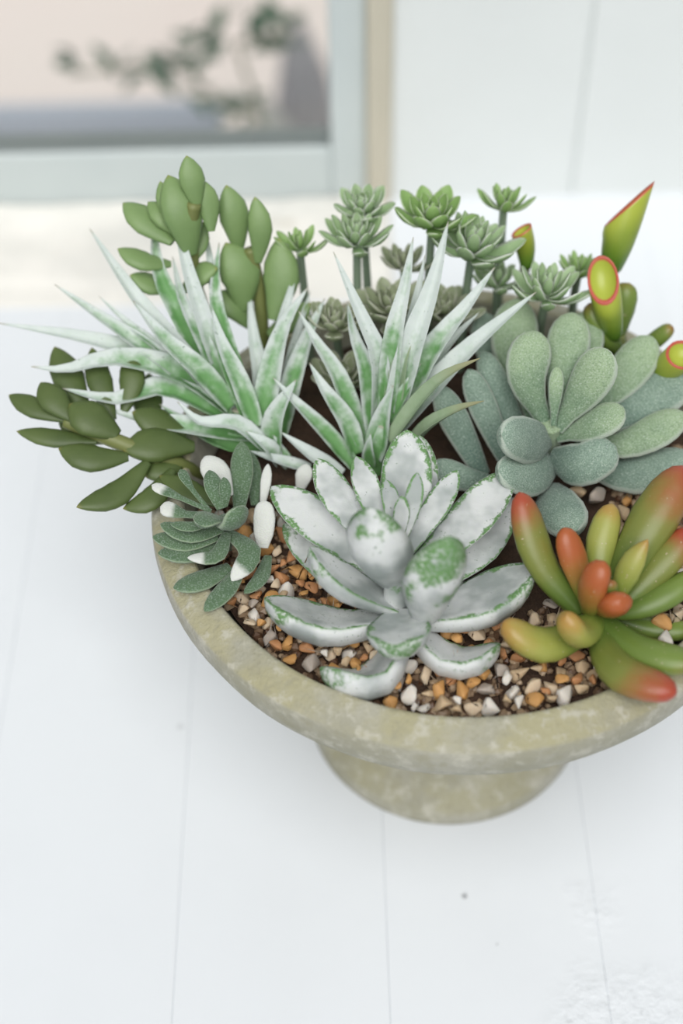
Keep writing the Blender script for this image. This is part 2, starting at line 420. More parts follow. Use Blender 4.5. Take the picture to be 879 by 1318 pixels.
# weathered sill board, uneven, in front of the window
nx, ny = 90, 34
y0, y1 = at_z(120, 398, 0).y, YW-.001
V, F = [], []
for j in range(ny):
    for i in range(nx):
        x = -.62+(xc+.62)*i/(nx-1); ty = j/(ny-1); y = y0+(y1-y0)*ty
        n = noise.noise(Vector((x*16, y*22, 3.1))); n2 = noise.noise(Vector((x*45, y*60, 9)))
        edge = min(1, max(0, (ty-.04-.28*(n+.3)-.1*n2)/.12))
        z = (.0016*edge+.0024*n*edge+.0014*n2*edge) if j else -.002
        V.append((x, y, max(z, -.002)+.0003))
for j in range(ny-1):
    for i in range(nx-1): F.append((j*nx+i, j*nx+i+1, (j+1)*nx+i+1, (j+1)*nx+i))
base = len(V)
V += [(p[0], p[1], -.004) for p in V[:]]
for j in range(ny-1):
    for i in range(nx-1): F.append((base+j*nx+i, base+(j+1)*nx+i, base+(j+1)*nx+i+1, base+j*nx+i+1))
ring = [i for i in range(nx)]+[j*nx+nx-1 for j in range(1, ny)]+[(ny-1)*nx+i for i in range(nx-2, -1, -1)]+[j*nx for j in range(ny-2, 0, -1)]
for a, b in zip(ring, ring[1:]+ring[:1]): F.append((a, a+base, b+base, b))
sill = link('trim_1', mesh('trim_1', V, F), M_SILL); sill['kind'] = 'structure'
# outdoors, seen blurred through the pane
zg = -.95
gr = box('ground_outside', -4, 3, YW+.05, 8, zg-.05, zg, M_GROUND); gr['kind'] = 'structure'
def out(px, py, y): return at_y(px, py, y)
ya = 1.0
p0, p1 = out(-200, 150, ya), out(285, 150, ya); q = out(100, 215, ya)
kerb = box('kerb', p0.x, p1.x, ya, ya+.02, zg, p0.z, M_KERB, None, .006)
tag(kerb, 'slate grey low kerb outside the window pane', 'kerb')
# pale stone beside it
def blob(name, c, r, mat, seed, sub=2, amp=.25):
    bm = bmesh.new(); bmesh.ops.create_icosphere(bm, subdivisions=sub, radius=1)
    for v in bm.verts:
        v.co = Vector((v.co.x*r[0], v.co.y*r[1], v.co.z*r[2]))*(1+amp*noise.noise(v.co*1.3+Vector((seed, seed*2.1, 0))))
    me = bpy.data.meshes.new(name); bm.to_mesh(me); bm.free(); o = link(name, me, mat); o.location = c; return o
c = out(345, 165, 1.02)
st = blob('garden_stone', (c.x, 1.02, (c.z+.03+zg)/2), (.055, .06, (c.z+.03-zg)/2), M_STONE, 3.3); tag(st, 'pale grey upright stone outside the window beside the kerb', 'stone')
c = out(392, 120, 1.12)
M2 = NT('mauve_grey_stone'); M2.color((.36, .34, .36))
st2 = blob('garden_stone', (c.x, 1.14, (c.z+.04+zg)/2), (.05, .05, (c.z+.06-zg)/2), M2.m, 5.7); tag(st2, 'taller mauve grey stone outside the window by the frame', 'stone')
# shrub sprig
sp = out(330, 175, .85)
shrub = thing('shrub', (sp.x, .85, zg), 'dark green leafy shrub sprig outside behind the window pane', 'shrub')
def tube(name, P, r, mat, root):
    V, F, A = leaf_geo([np.array(p) for p in P], r*2, 'stem', (.5, .5), 0, N=np.array([.2, 1, .1]), nst=14, nr=8)
    org = NP(root.location); return link(name, mesh(name, [v-org for v in V], F, A), mat, root)
b0 = Vector((sp.x, .85, zg)); b1 = out(330, 130, .85); 
tube('twig', [b0, out(340, 190, .85), b1, out(300, 60, .84), out(370, 45, .84)], .003, M_STEM, shrub)
tube('twig', [out(335, 150, .85), out(270, 120, .85), out(225, 85, .85), out(90, 95, .85)], .002, M_STEM, shrub)
rs = random.Random(4)
lv, lf, la = leaf_geo([np.array((0, 0, 0.)), np.array((.5, 0, .08)), np.array((1, 0, 0))], .42, 'jade', (.05, .05), .1, N=np.array([0, 0, 1.]), nst=9, nr=8)
lme = mesh('leaf', lv, lf, la); lme.materials.append(M_SHRUB); lme.polygons.foreach_set('use_smooth', [True]*len(lme.polygons))
for cx_, cy_, n_, sc in ((235, 108, 7, 1), (222, 66, 5, .8), (275, 65, 6, .9), (310, 45, 6, 1), (362, 52, 6, .9), (290, 128, 6, .9), (155, 100, 5, .8), (90, 92, 4, .7), (325, 135, 4, .7)):
    c = out(cx_, cy_, .85)
    for k in range(n_):
        o = bpy.data.objects.new('leaf', lme); COL.objects.link(o); o.parent = shrub
        o.location = Vector((c.x+rs.uniform(-.012, .012), .85+rs.uniform(-.02, .02), c.z+rs.uniform(-.008, .008)))-shrub.location
        o.rotation_euler = (rs.uniform(-.5, .5), rs.uniform(-.9, .3), rs.uniform(0, 6.28)); o.scale = [.040*sc*rs.uniform(.7, 1.2)]*3

# ================================================================== BOWL
bowl = thing('pedestal_bowl', (0, 0, 0), 'mossy beige concrete pedestal bowl holding the succulents', 'bowl')
H_ = HR
prof = [(.0005, H_-.060), (.05, H_-.058), (.076, H_-.045), (.088, H_-.028), (.0948, H_-.012), (.0972, H_-.0045), (.0980, H_-.0012), (.0990, H_+.0003),
        (.1005, H_+.0001), (.1040, H_-.0012), (.1085, H_-.0030), (.1096, H_-.0036), (.1102, H_-.0048), (.1104, H_-.0090), (.1100, H_-.0140), (.1078, H_-.0200), (.100, H_-.032), (.085, H_-.050), (.066, H_-.068), (.047, H_-.080), (.0385, H_-.086), (.0005, H_-.086)]
v, f = lathe(prof, 128)
v = [(x*(1+.004*noise.noise(Vector((x*30, y*30, z*30)))), y*(1+.004*noise.noise(Vector((x*30, y*30, z*30)))), z) for x, y, z in v]
link('basin', mesh('basin', v, f), M_BOWL, bowl)
zt = H_-.0855
prof = [(.0005, zt), (.0375, zt), (.0365, zt-.006), (.0375, zt-.018), (.0425, zt-.034), (.050, zt-.045), (.0560, .0080), (.0578, .0045), (.0580, .0015), (.0573, 0.0), (.0005, 0.0)]
v, f = lathe(prof, 96); link('pedestal', mesh('pedestal', v, f), M_BOWL, bowl)
# soil bed
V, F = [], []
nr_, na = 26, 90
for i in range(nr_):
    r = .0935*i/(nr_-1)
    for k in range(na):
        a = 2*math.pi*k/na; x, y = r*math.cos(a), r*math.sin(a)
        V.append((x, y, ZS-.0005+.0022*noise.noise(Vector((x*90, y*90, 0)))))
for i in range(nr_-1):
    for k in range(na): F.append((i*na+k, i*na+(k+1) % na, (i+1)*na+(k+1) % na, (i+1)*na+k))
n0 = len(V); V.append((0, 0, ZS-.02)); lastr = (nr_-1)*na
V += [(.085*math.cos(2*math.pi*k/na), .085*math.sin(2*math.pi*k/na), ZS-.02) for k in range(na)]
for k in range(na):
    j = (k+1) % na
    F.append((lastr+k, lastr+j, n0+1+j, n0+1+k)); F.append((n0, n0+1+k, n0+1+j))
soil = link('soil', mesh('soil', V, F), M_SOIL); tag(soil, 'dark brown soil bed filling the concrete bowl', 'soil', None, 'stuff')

# ================================================================== PEBBLES
def pebble_mesh(seed):
    r = random.Random(seed); bm = bmesh.new()
    for _ in range(11):
        a = Vector((r.gauss(0, 1), r.gauss(0, 1), r.gauss(0, 1))).normalized()
        bm.verts.new((a.x*r.uniform(.85, 1.1), a.y*r.uniform(.62, .9), a.z*r.uniform(.5, .75)))
    bmesh.ops.convex_hull(bm, input=bm.verts[:])
    for v in [v for v in bm.verts if not v.link_faces]: bm.verts.remove(v)
    bmesh.ops.bevel(bm, geom=bm.edges[:], offset=.10, segments=2, affect='EDGES', profile=.5)
    bmesh.ops.recalc_face_normals(bm, faces=bm.faces[:])
    me = bpy.data.meshes.new('pebble'); bm.to_mesh(me); bm.free()
    me.polygons.foreach_set('use_smooth', [True]*len(me.polygons)); return me
PEB = [pebble_mesh(s) for s in range(14)]
PEBM = {}
def pebble(loc, size, kind, rr, label, group):
    k = rr.randrange(len(PEB)); key = (k, kind)
    if key not in PEBM:
        me = PEB[k].copy(); me.materials.append(STONES[kind][1]); PEBM[key] = me
    o = bpy.data.objects.new('pebble', PEBM[key]); COL.objects.link(o)
    o.location = loc; o.scale = [size]*3; o.rotation_euler = (rr.uniform(-.5, .5), rr.uniform(-.5, .5), rr.uniform(0, 6.28))
    tag(o, label, 'pebble', group); return o
rr = random.Random(21)
# singled out ones
spec = [((652, 872), .0030, 3, 2.5, 'small round chalk white pebble among the brown gravel at the front'),
        ((547, 869), .0043, 1, 1.5, 'rounded cream pebble beside the lowest leaf of the frosted rosette'),
        ((592, 888), .0043, 0, 1.0, 'oval honey amber pebble close to the front rim'),
        ((627, 887), .0042, 4, 1.0, 'dark grey pebble left of the chalk white one'),
        ((728, 894), .0050, 3, 1.0, 'large pale quartz pebble near the front rim below the red tipped plant'),
        ((632, 912), .0046, 3, .5, 'milky pebble lying right against the front rim'),
        ((684, 882), .0045, 1, 1.0, 'pale pinkish quartz pebble in the middle of the front gravel'),
        ((690, 902), .0044, 0, .5, 'glassy orange amber pebble beside the front rim'),
        ((400, 853), .0052, 4, 1.0, 'tall grey beige pebble left of the frosted rosette\'s lowest leaf'),
        ((527, 893), .0046, 3, .6, 'pale translucent pebble under the frosted rosette\'s lowest leaf'),
        ((851, 803), .0046, 0, 4.5, 'bright amber pebble beside the red tipped plant\'s right leaves'),
        ((872, 792), .0042, 1, 5.0, 'peach cream pebble at the right picture edge'),
        ((858, 822), .0046, 3, 5.0, 'white oblong pebble below the bright amber one at the right'),
        ((765, 637), .0056, 4, 3.0, 'mauve grey angular pebble under the velvet leaves'),
        ((742, 634), .0042, 5, 2.5, 'tan pebble next to the mauve grey one under the velvet leaves'),
        ((800, 797), .0040, 3, 1.0, 'pale lilac pebble under the red tipped plant\'s stem')]
placed = []
for (px, py), sz, kd, h, lab in spec:
    p = S(px, py, h+3.2); pebble(p, sz, kd, rr, lab, 'pebbles in the bowl'); placed.append((p, sz))
REG = [(-180, -138, 'by the left rim'), (-138, -112, 'left of the frosted rosette'), (-112, -88, 'below the frosted rosette'), (-88, -55, 'along the front rim'), (-55, 30, 'below the red tipped plant')]
tries = 0; cnt = 0
while cnt < 284 and tries < 40000:
    tries += 1
    layer = 0 if tries < 9000 else 1
    ang = rr.uniform(-176, 0) if rr.random() < .25 else rr.uniform(-152, -38); r = math.sqrt(rr.uniform(.058**2, .0940**2))
    sz = rr.choice([.0034, .0038, .0042, .0046, .0050]) if layer == 0 else rr.choice([.0024, .0028, .0032, .0036])
    x, y = r*math.cos(math.radians(ang)), r*math.sin(math.radians(ang))
    if r+sz > .0955: continue
    p = Vector((x, y, ZS+.0025+rr.uniform(-.0006, .0012)+(.0020 if layer else 0)))
    if any((p-q).length < (sz+s2)*(.70 if layer == 0 else .66) for q, s2 in placed): continue
    kd = rr.choices(range(6), [27, 19, 22, 11, 7, 18])[0]
    reg = next(n for a, b, n in REG if a <= ang < b)
    size = 'small' if sz < .0031 else ('medium' if sz < .0039 else 'large')
    near = 'touching the rim' if r > .086 else ('a little inside the rim' if r > .074 else 'deep under the leaves')
    pebble(p, sz, kd, rr, '%s %s pebble %s, %s' % (size, STONES[kd][0], reg, near), 'pebbles in the bowl'); placed.append((p, sz)); cnt += 1
# fine grit between them, too small to count
bm0 = bmesh.new(); bmesh.ops.create_icosphere(bm0, subdivisions=1, radius=1); iv = [v.co.copy() for v in bm0.verts]; jf = [[v.index for v in f.verts] for f in bm0.faces]; bm0.free()
V, F, CA = [], [], []
for _ in range(1500):
    ang = rr.uniform(-3.2, .3); r = math.sqrt(rr.uniform(.055**2, .0935**2)); sz = rr.uniform(.0012, .0025)
    c = Vector((r*math.cos(ang), r*math.sin(ang), ZS-.0004+rr.uniform(0, .0012))); q = Matrix.Rotation(rr.uniform(0, 6.28), 3, Vector((rr.gauss(0, 1), rr.gauss(0, 1), rr.gauss(0, 1))).normalized())
    n0 = len(V); col = rr.random()
    for v in iv: V.append(c+q @ Vector((v.x*sz*rr.uniform(.8, 1.15), v.y*sz*.85, v.z*sz*.7))); CA.append(col)
    F += [[n0+k for k in f] for f in jf]
M = NT('grit'); rp = M.n('ValToRGB'); M.put(rp.inputs[0], M.attr('tone'))
for k, (pos, cc) in enumerate([(0, (.08, .035, .016)), (.35, (.22, .095, .035)), (.6, (.30, .18, .09)), (1, (.42, .31, .20))]):
    e = rp.color_ramp.elements[k] if k < 1 else (rp.color_ramp.elements[1] if k == 3 else rp.color_ramp.elements.new(pos))
    e.position = pos; e.color = (*cc, 1)
M.color(rp.outputs[0]).set(Roughness=.45)
tag(link('grit', mesh('grit', V, F, {'tone': CA}), M.m, None, False), 'fine sandy brown grit between the pebbles in the bowl', 'grit', None, 'stuff')

# ================================================================== SUCCULENTS
# --- frosted white and green rosette in front
base = S(505, 800, 0)
R1 = thing('frosted_rosette', base, 'large powdery white rosette with green edged leaves at the front of the bowl', 'succulent')
add_stem(R1, [(505, 806, -3), (508, 775, 14), (510, 725, 30)], 4.5, M_FROST)
AX = (0.02, -.12, 1)
BK = {(340, 769, 15): (0, .55, .85), (686, 727, 17): (0, .45, .9), (644, 828, 10): (-.1, .6, .8), (411, 859, 11): (.1, .75, .65), (508, 832, 29): (0, .75, .66), (398, 704, 33): (.25, .35, .85),
      (476, 653, 60): (.25, 1, .15), (578, 690, 60): (-.25, 1, .1)}     # leaves that show their backs
for pts, wd, pf, mt in [
    ([(505, 792, 12), (425, 800, 12), (340, 769, 15)], 56, 'ovate', 0),
    ([(510, 780, 14), (445, 745, 25), (398, 704, 33)], 46, 'ovate', 0),
    ([(492, 735, 18), (420, 680, 20), (349, 626, 21)], 58, 'ovate', 0),
    ([(490, 765, 10), (430, 735, 8), (365, 674, 8)], 46, 'ovate', 0),
    ([(487, 705, 24), (438, 645, 29), (408, 590, 32)], 44, 'ovate', 0),
    ([(495, 690, 28), (475, 635, 34), (458, 587, 38)], 36, 'ovate', 0),
    ([(512, 705, 22), (523, 622, 30), (524, 553, 38)], 68, 'ovate', 0),
    ([(525, 708, 18), (541, 622, 24), (540, 560, 30)], 48, 'ovate', 0),
    ([(522, 712, 24), (560, 655, 31), (589, 605, 33)], 34, 'ovate', 0),
    ([(535, 735, 18), (595, 680, 22), (658, 606, 23)], 58, 'ovate', 0),
    ([(548, 757, 12), (615, 710, 11), (661, 640, 12)], 48, 'ovate', 1),
    ([(538, 792, 12), (612, 775, 13), (686, 727, 17)], 62, 'ovate', 0),
    ([(525, 800, 10), (585, 846, 9), (644, 828, 10)], 48, 'ovate', 0),
    ([(515, 810, 11), (478, 868, 9), (411, 859, 11)], 56, 'ovate', 0),
    ([(521, 785, 14), (513, 815, 22), (508, 832, 29)], 82, 'ovate', 0),
    ([(507, 745, 20), (488, 705, 42), (476, 653, 60)], 80, 'ovate', 0),
    ([(548, 790, 18), (558, 745, 40), (578, 690, 60)], 76, 'ovate', 1),
    ([(510, 690, 28), (503, 645, 36), (496, 617, 38)], 24, 'ovate', 0),
    ([(515, 690, 30), (517, 655, 38), (518, 638, 42)], 22, 'ovate', 0),
    ([(520, 690, 30), (533, 640, 40), (537, 608, 44)], 24, 'ovate', 0)]:
    add_leaf(R1, pts, wd, M_FROST_G if mt else M_FROST, pf, (.09, .33), .22, AX, N=BK.get(pts[-1]))

# --- small fuzzy dark plant by the left rim
R2 = thing('fuzzy_succulent', S(292, 705, 0), 'small fuzzy dark green succulent with white leaf tips by the left rim', 'succulent')
add_stem(R2, [(292, 708, -3), (290, 690, 10), (288, 668, 20)], 3, M_SMALL)
for pts, wd, pf, mt in [
    ([(293, 685, 16), (322, 712, 17), (298, 748, 14)], 30, 'ovate', M_SMALL_W),
    ([(310, 730, 12), (292, 758, 13), (263, 787, 12)], 26, 'ovate', M_SMALL),
    ([(296, 730, 11), (258, 748, 13), (223, 757, 14)], 28, 'ovate', M_SMALL),
    ([(292, 686, 18), (278, 716, 19), (241, 718, 20)], 20, 'ovate', M_SMALL_W),
    ([(284, 700, 13), (245, 712, 15), (203, 712, 17)], 27, 'ovate', M_SMALL),
    ([(280, 690, 16), (240, 698, 17), (196, 691, 19)], 26, 'ovate', M_SMALL),
    ([(286, 680, 18), (245, 688, 20), (206, 674, 22)], 24, 'ovate', M_SMALL),
    ([(270, 672, 22), (245, 678, 24), (219, 674, 25)], 14, 'ovate', M_SMALL),
    ([(285, 668, 22), (268, 667, 28), (256, 676, 30)], 24, 'bud', M_SMALL),
    ([(290, 668, 20), (302, 668, 28), (306, 652, 34)], 28, 'bud', M_SMALL),
    ([(283, 650, 16), (240, 630, 16), (205, 612, 16)], 30, 'jade', M_OLIVE),
    ([(292, 640, 16), (280, 612, 20), (264, 587, 22)], 36, 'ovate', M_SMALL_WW),
    ([(308, 655, 14), (311, 610, 18), (311, 568, 22)], 30, 'ovate', M_SMALL),
    ([(328, 650, 10), (327, 610, 12), (321, 580, 14)], 20, 'ovate', M_SMALL),
    ([(285, 655, 22), (276, 630, 26), (269, 605, 28)], 24, 'ovate', M_SMALL),
    ([(289, 652, 22), (290, 632, 27), (288, 614, 29)], 16, 'ovate', M_SMALL),
    ([(272, 658, 22), (235, 642, 25), (195, 624, 27)], 15, 'club', M_SMALL_W),
    ([(268, 655, 22), (246, 628, 26), (232, 604, 28)], 14, 'club', M_SMALL),
    ([(272, 662, 22), (240, 662, 24), (206, 652, 26)], 22, 'club', M_SMALL_W),
    ([(338, 705, 10), (340, 675, 16), (340, 644, 20)], 29, 'bud', M_SMALL_WW),
    ([(338, 650, 12), (342, 622, 16), (345, 597, 18)], 14, 'ovate', M_SMALL_WW),
    ([(345, 716, 8), (335, 745, 10), (314, 764, 10)], 20, 'ovate', M_SMALL),
    ([(386, 630, 6), (391, 612, 10), (395, 597, 12)], 22, 'ovate', M_SMALL_WW)]:
    add_leaf(R2, pts, wd, mt, pf, (.18, .26), .12)

# --- red tipped plant at the right
R3 = thing('red_tipped_succulent', S(775, 805, 0), 'green succulent with plump red tipped finger leaves at the right front', 'succulent')
add_stem(R3, [(772, 812, -3), (772, 800, 6), (773, 780, 18)], 3.6, M_RED_G)
for pts, wd, mt, pf in [
    ([(748, 788, 12), (697, 725, 24), (668, 633, 40)], 46, M_RED, 'finger'),
    ([(735, 785, 8), (698, 740, 14), (678, 696, 22)], 28, M_RED_Y, 'finger'),
    ([(758, 780, 14), (740, 725, 26), (725, 679, 36)], 38, M_RED_O, 'finger'),
    ([(757, 788, 16), (763, 752, 32), (778, 722, 40)], 41, M_RED_O, 'bud'),
    ([(770, 775, 14), (773, 705, 24), (788, 648, 32)], 41, M_RED_Y, 'finger'),
    ([(785, 778, 14), (828, 690, 28), (884, 600, 40)], 64, M_RED, 'finger'),
    ([(786, 785, 16), (812, 728, 30), (834, 694, 38)], 34, M_RED_Y, 'jade'),
    ([(790, 785, 13), (842, 735, 22), (893, 680, 30)], 46, M_RED, 'finger'),
    ([(785, 790, 12), (835, 778, 17), (900, 738, 22)], 38, M_RED_G, 'finger'),
    ([(780, 783, 16), (790, 777, 26), (799, 774, 33)], 36, M_RED_O, 'bud'),
    ([(782, 775, 20), (785, 760, 27), (787, 747, 31)], 22, M_RED_G, 'bud'),
    ([(770, 796, 12), (744, 815, 21), (728, 792, 33)], 40, M_RED_Y, 'bud'),
    ([(765, 805, 9), (700, 830, 14), (646, 802, 23)], 50, M_RED_Y, 'finger'),
    ([(770, 802, 10), (795, 862, 16), (871, 893, 22)], 54, M_RED, 'finger'),
    ([(772, 797, 12), (825, 838, 16), (900, 856, 20)], 46, M_RED_G, 'finger'),
    ([(785, 792, 5), (838, 808, 4), (895, 812, 5)], 32, M_RED_G, 'finger')]:
    add_leaf(R3, pts, wd, mt, pf, (.34, .40), 0, N=None)

# --- velvet grey green plant, right
R4 = thing('velvet_succulent', S(705, 590, 0), 'large velvety sage green succulent with rounded paddle leaves right of centre', 'succulent')
add_stem(R4, [(705, 595, -3), (706, 570, 10), (710, 545, 24)], 5, M_VELVET)
for row in [
    ([(702, 547, 22), (678, 485, 37), (691, 426, 46)], 58, 0),
    ([(712, 542, 22), (727, 470, 34), (737, 402, 43)], 58, 0),
    ([(728, 535, 16), (750, 455, 27), (757, 399, 34)], 50, 0),
    ([(712, 548, 26), (715, 505, 34), (717, 472, 40)], 20, 0),
    ([(716, 552, 22), (755, 498, 36), (782, 449, 48)], 58, 0),
    ([(745, 545, 16), (803, 485, 25), (840, 433, 34)], 56, 0),
    ([(750, 562, 12), (825, 520, 19), (890, 475, 26)], 66, 1),
    ([(718, 562, 18), (762, 548, 27), (804, 526, 33)], 45, 0),
    ([(740, 577, 11), (812, 570, 17), (882, 532, 23)], 48, 0),
    ([(735, 592, 5), (812, 612, 8), (895, 590, 11)], 58, 1),
    ([(712, 590, 12), (750, 598, 19), (793, 574, 25)], 58, 1, .75, 'bud'),
    ([(704, 566, 16), (680, 567, 29), (645, 560, 42)], 62, 1, .85, 'bud'),
    ([(712, 596, 8), (680, 612, 18), (641, 606, 29)], 58, 1, .8, 'bud'),
    ([(708, 630, 4), (718, 655, 12), (742, 684, 19)], 64, 1, .8, 'bud'),
    ([(676, 575, 6), (644, 508, 22), (620, 452, 32)], 38, 1, .5, 'finger'),
    ([(655, 600, 4), (628, 538, 19), (602, 475, 33)], 38, 1, .5, 'finger'),
    ([(622, 612, 3), (594, 558, 16), (563, 497, 30)], 40, 1, .5, 'finger'),
    ([(660, 622, 3), (605, 618, 8), (556, 597, 14)], 36, 1, .5),
    ([(690, 545, 12), (663, 450, 26), (667, 384, 36)], 64, 0),
    ([(665, 520, 8), (632, 450, 18), (622, 402, 24)], 44, 1)]:
    pts, wd, mt = row[:3]; fc = row[3] if len(row) > 3 else .2; pf = row[4] if len(row) > 4 else 'spoon'
    add_leaf(R4, pts, wd, M_VELVET_SHADE if mt else M_VELVET, pf, (.22, .30), .0, (0, -.1, 1), face=fc)

# --- spiky silver tufts
def spiky(root, rows):
    for pts, wd, mt in rows:
        add_leaf(root, pts, wd, {'s': M_SPIKE_S, 'g': M_SPIKE_G, 'd': M_SPIKE_D}.get(mt, M_SPIKE), 'spike', (.03, .10), .12, face=.15, fold=.62, nr=16)
R5 = thing('spiky_succulent', S(322, 580, 0), 'spiky silver green tuft with long curving leaves reaching to the left', 'succulent')
add_stem(R5, [(322, 585, -3), (318, 560, 8), (312, 525, 18)], 5, M_SPIKE_G)
spiky(R5, [
    ([(295, 505, 18), (262, 410, 44), (240, 340, 58), (222, 258, 68)], 24, 's'),
    ([(290, 510, 18), (235, 410, 40), (204, 350, 52), (198, 276, 62)], 32, 'g'),
    ([(290, 520, 16), (230, 450, 34), (172, 378, 48), (115, 294, 58)], 25, 's'),
    ([(288, 525, 15), (205, 460, 30), (135, 412, 40), (70, 366, 48)], 26, ''),
    ([(288, 530, 14), (220, 470, 24), (120, 438, 34), (-2, 416, 40)], 26, 's'),
    ([(300, 530, 16), (235, 482, 27), (150, 462, 34), (85, 476, 34), (40, 472, 36)], 34, ''),
    ([(312, 545, 14), (215, 500, 25), (150, 515, 26), (80, 500, 30)], 30, ''),
    ([(320, 560, 12), (270, 553, 18), (190, 541, 20), (134, 526, 24)], 27, ''),
    ([(345, 580, 10), (305, 546, 20), (258, 543, 22), (228, 517, 26)], 22, 's'),
    ([(298, 525, 20), (255, 475, 34), (215, 440, 42), (171, 387, 48)], 28, ''),
    ([(290, 470, 26), (281, 400, 42), (272, 345, 50), (264, 291, 56)], 18, 's'),
    ([(325, 545, 16), (295, 460, 34), (277, 380, 48), (282, 312, 58)], 28, 'g'),
    ([(330, 550, 16), (308, 490, 30), (285, 440, 40), (272, 394, 46)], 26, ''),
    ([(340, 550, 12), (335, 480, 24), (326, 430, 32), (320, 370, 40)], 22, 's'),
    ([(345, 540, 12), (352, 470, 28), (368, 400, 40), (382, 343, 46)], 22, 's'),
    ([(340, 560, 12), (345, 500, 26), (363, 425, 40), (396, 370, 48)], 32, ''),
    ([(360, 560, 8), (374, 500, 22), (393, 440, 32), (418, 384, 40)], 28, ''),
    ([(360, 530, 10), (383, 430, 30), (400, 374, 38)], 16, 's'),
    ([(250, 480, 22), (195, 440, 34), (160, 412, 38), (127, 381, 42)], 14, ''),
    ([(358, 595, 6), (345, 575, 14), (317, 555, 18)], 20, 's'),
    ([(352, 580, 8), (355, 535, 22), (381, 489, 32)], 30, ''),
    ([(400, 604, 4), (350, 590, 10), (320, 580, 14)], 15, 's'),
    ([(335, 575, 8), (290, 570, 13), (240, 545, 16), (205, 520, 20)], 24, 'g'),
    ([(372, 600, 4), (362, 585, 8), (352, 560, 14)], 18, ''),
    ([(300, 520, 18), (262, 440, 36), (235, 385, 46), (222, 330, 52)], 22, '')])
R6 = thing('spiky_succulent', S(480, 605, 0), 'upright spiky silver green tuft in the middle behind the frosted rosette', 'succulent')
add_stem(R6, [(480, 608, -3), (485, 580, 8), (495, 545, 18)], 5, M_SPIKE_G)
spiky(R6, [
    ([(486, 560, 12), (488, 465, 40), (462, 400, 54), (429, 324, 66)], 26, 's'),
    ([(482, 565, 12), (472, 480, 34), (455, 430, 44), (447, 388, 52)], 27, ''),
    ([(465, 570, 10), (437, 488, 30), (407, 440, 40), (384, 400, 48)], 26, ''),
    ([(460, 585, 8), (445, 542, 20), (418, 502, 30), (398, 467, 36)], 26, ''),
    ([(455, 600, 6), (420, 558, 16), (380, 517, 26), (351, 486, 32)], 22, ''),
    ([(498, 530, 22), (506, 435, 48), (521, 370, 60), (532, 305, 70)], 28, ''),
    ([(505, 540, 20), (530, 445, 46), (556, 370, 60), (577, 285, 74)], 34, 's'),
    ([(505, 530, 18), (533, 400, 50), (547, 328, 62)], 20, 's'),
    ([(508, 545, 18), (553, 455, 40), (600, 395, 52), (637, 344, 62)], 32, ''),
    ([(505, 560, 14), (545, 512, 26), (605, 448, 42), (690, 376, 58)], 30, 's'),
    ([(500, 570, 16), (540, 515, 34), (575, 482, 46), (618, 461, 54)], 20, 'd'),
    ([(520, 580, 12), (550, 548, 28), (585, 528, 38), (623, 516, 45)], 17, 'd'),
    ([(505, 530, 22), (516, 465, 40), (536, 418, 50)], 26, 'd'),
    ([(482, 590, 8), (493, 535, 24), (506, 496, 34)], 30, ''),
    ([(496, 530, 22), (494, 480, 36), (495, 444, 44)], 13, 'g'),
    ([(500, 540, 20), (522, 502, 32), (542, 468, 40)], 18, 'g'),
    ([(530, 500, 24), (580, 440, 38), (618, 401, 46)], 16, 's'),
    ([(440, 612, 4), (400, 585, 12), (361, 556, 18)], 20, 's'),
    ([(476, 600, 6), (474, 580, 14), (477, 558, 20)], 18, ''),
    ([(495, 545, 18), (502, 450, 42), (512, 400, 52)], 22, 'g')])

# --- olive green plant hanging over the left rim
def jade(root, rows, mat, stems):
    for pts, r in stems: add_stem(root, pts, r, M_STEM)
    for pts, wd in rows: add_leaf(root, pts, wd, mat, 'jade', (.22, .30), .05, face=.2)
R7 = thing('olive_succulent', S(255, 610, 0), 'olive green pointed leaf succulent sprawling over the left rim', 'succulent')
jade(R7, [
    ([(85, 540, 26), (45, 525, 27), (11, 508, 28)], 30),
    ([(95, 540, 27), (72, 518, 30), (52, 492, 32)], 38),
    ([(152, 560, 24), (118, 540, 28), (89, 520, 31)], 50),
    ([(125, 568, 22), (70, 564, 23), (21, 555, 24)], 26),
    ([(165, 588, 20), (118, 590, 22), (75, 577, 24)], 38),
    ([(190, 595, 18), (150, 636, 16), (98, 653, 18)], 36),
    ([(222, 605, 15), (195, 642, 14), (158, 655, 13)], 32),
    ([(110, 530, 24), (90, 490, 28), (70, 446, 32)], 42),
    ([(145, 540, 22), (128, 490, 28), (118, 447, 32)], 34),
    ([(160, 530, 22), (170, 490, 28), (165, 455, 32)], 34),
    ([(250, 575, 16), (205, 572, 19), (158, 580, 21)], 48),
    ([(240, 560, 16), (205, 545, 20), (170, 530, 24)], 40),
    ([(200, 560, 14), (190, 520, 18), (192, 480, 20)], 40),
    ([(150, 565, 16), (110, 556, 17), (75, 540, 18)], 36),
    ([(235, 590, 12), (215, 600, 13), (185, 612, 14)], 40)], M_OLIVE,
    [([(255, 615, -3), (235, 600, 10), (200, 588, 16), (150, 568, 22), (85, 542, 25)], 3.4)])

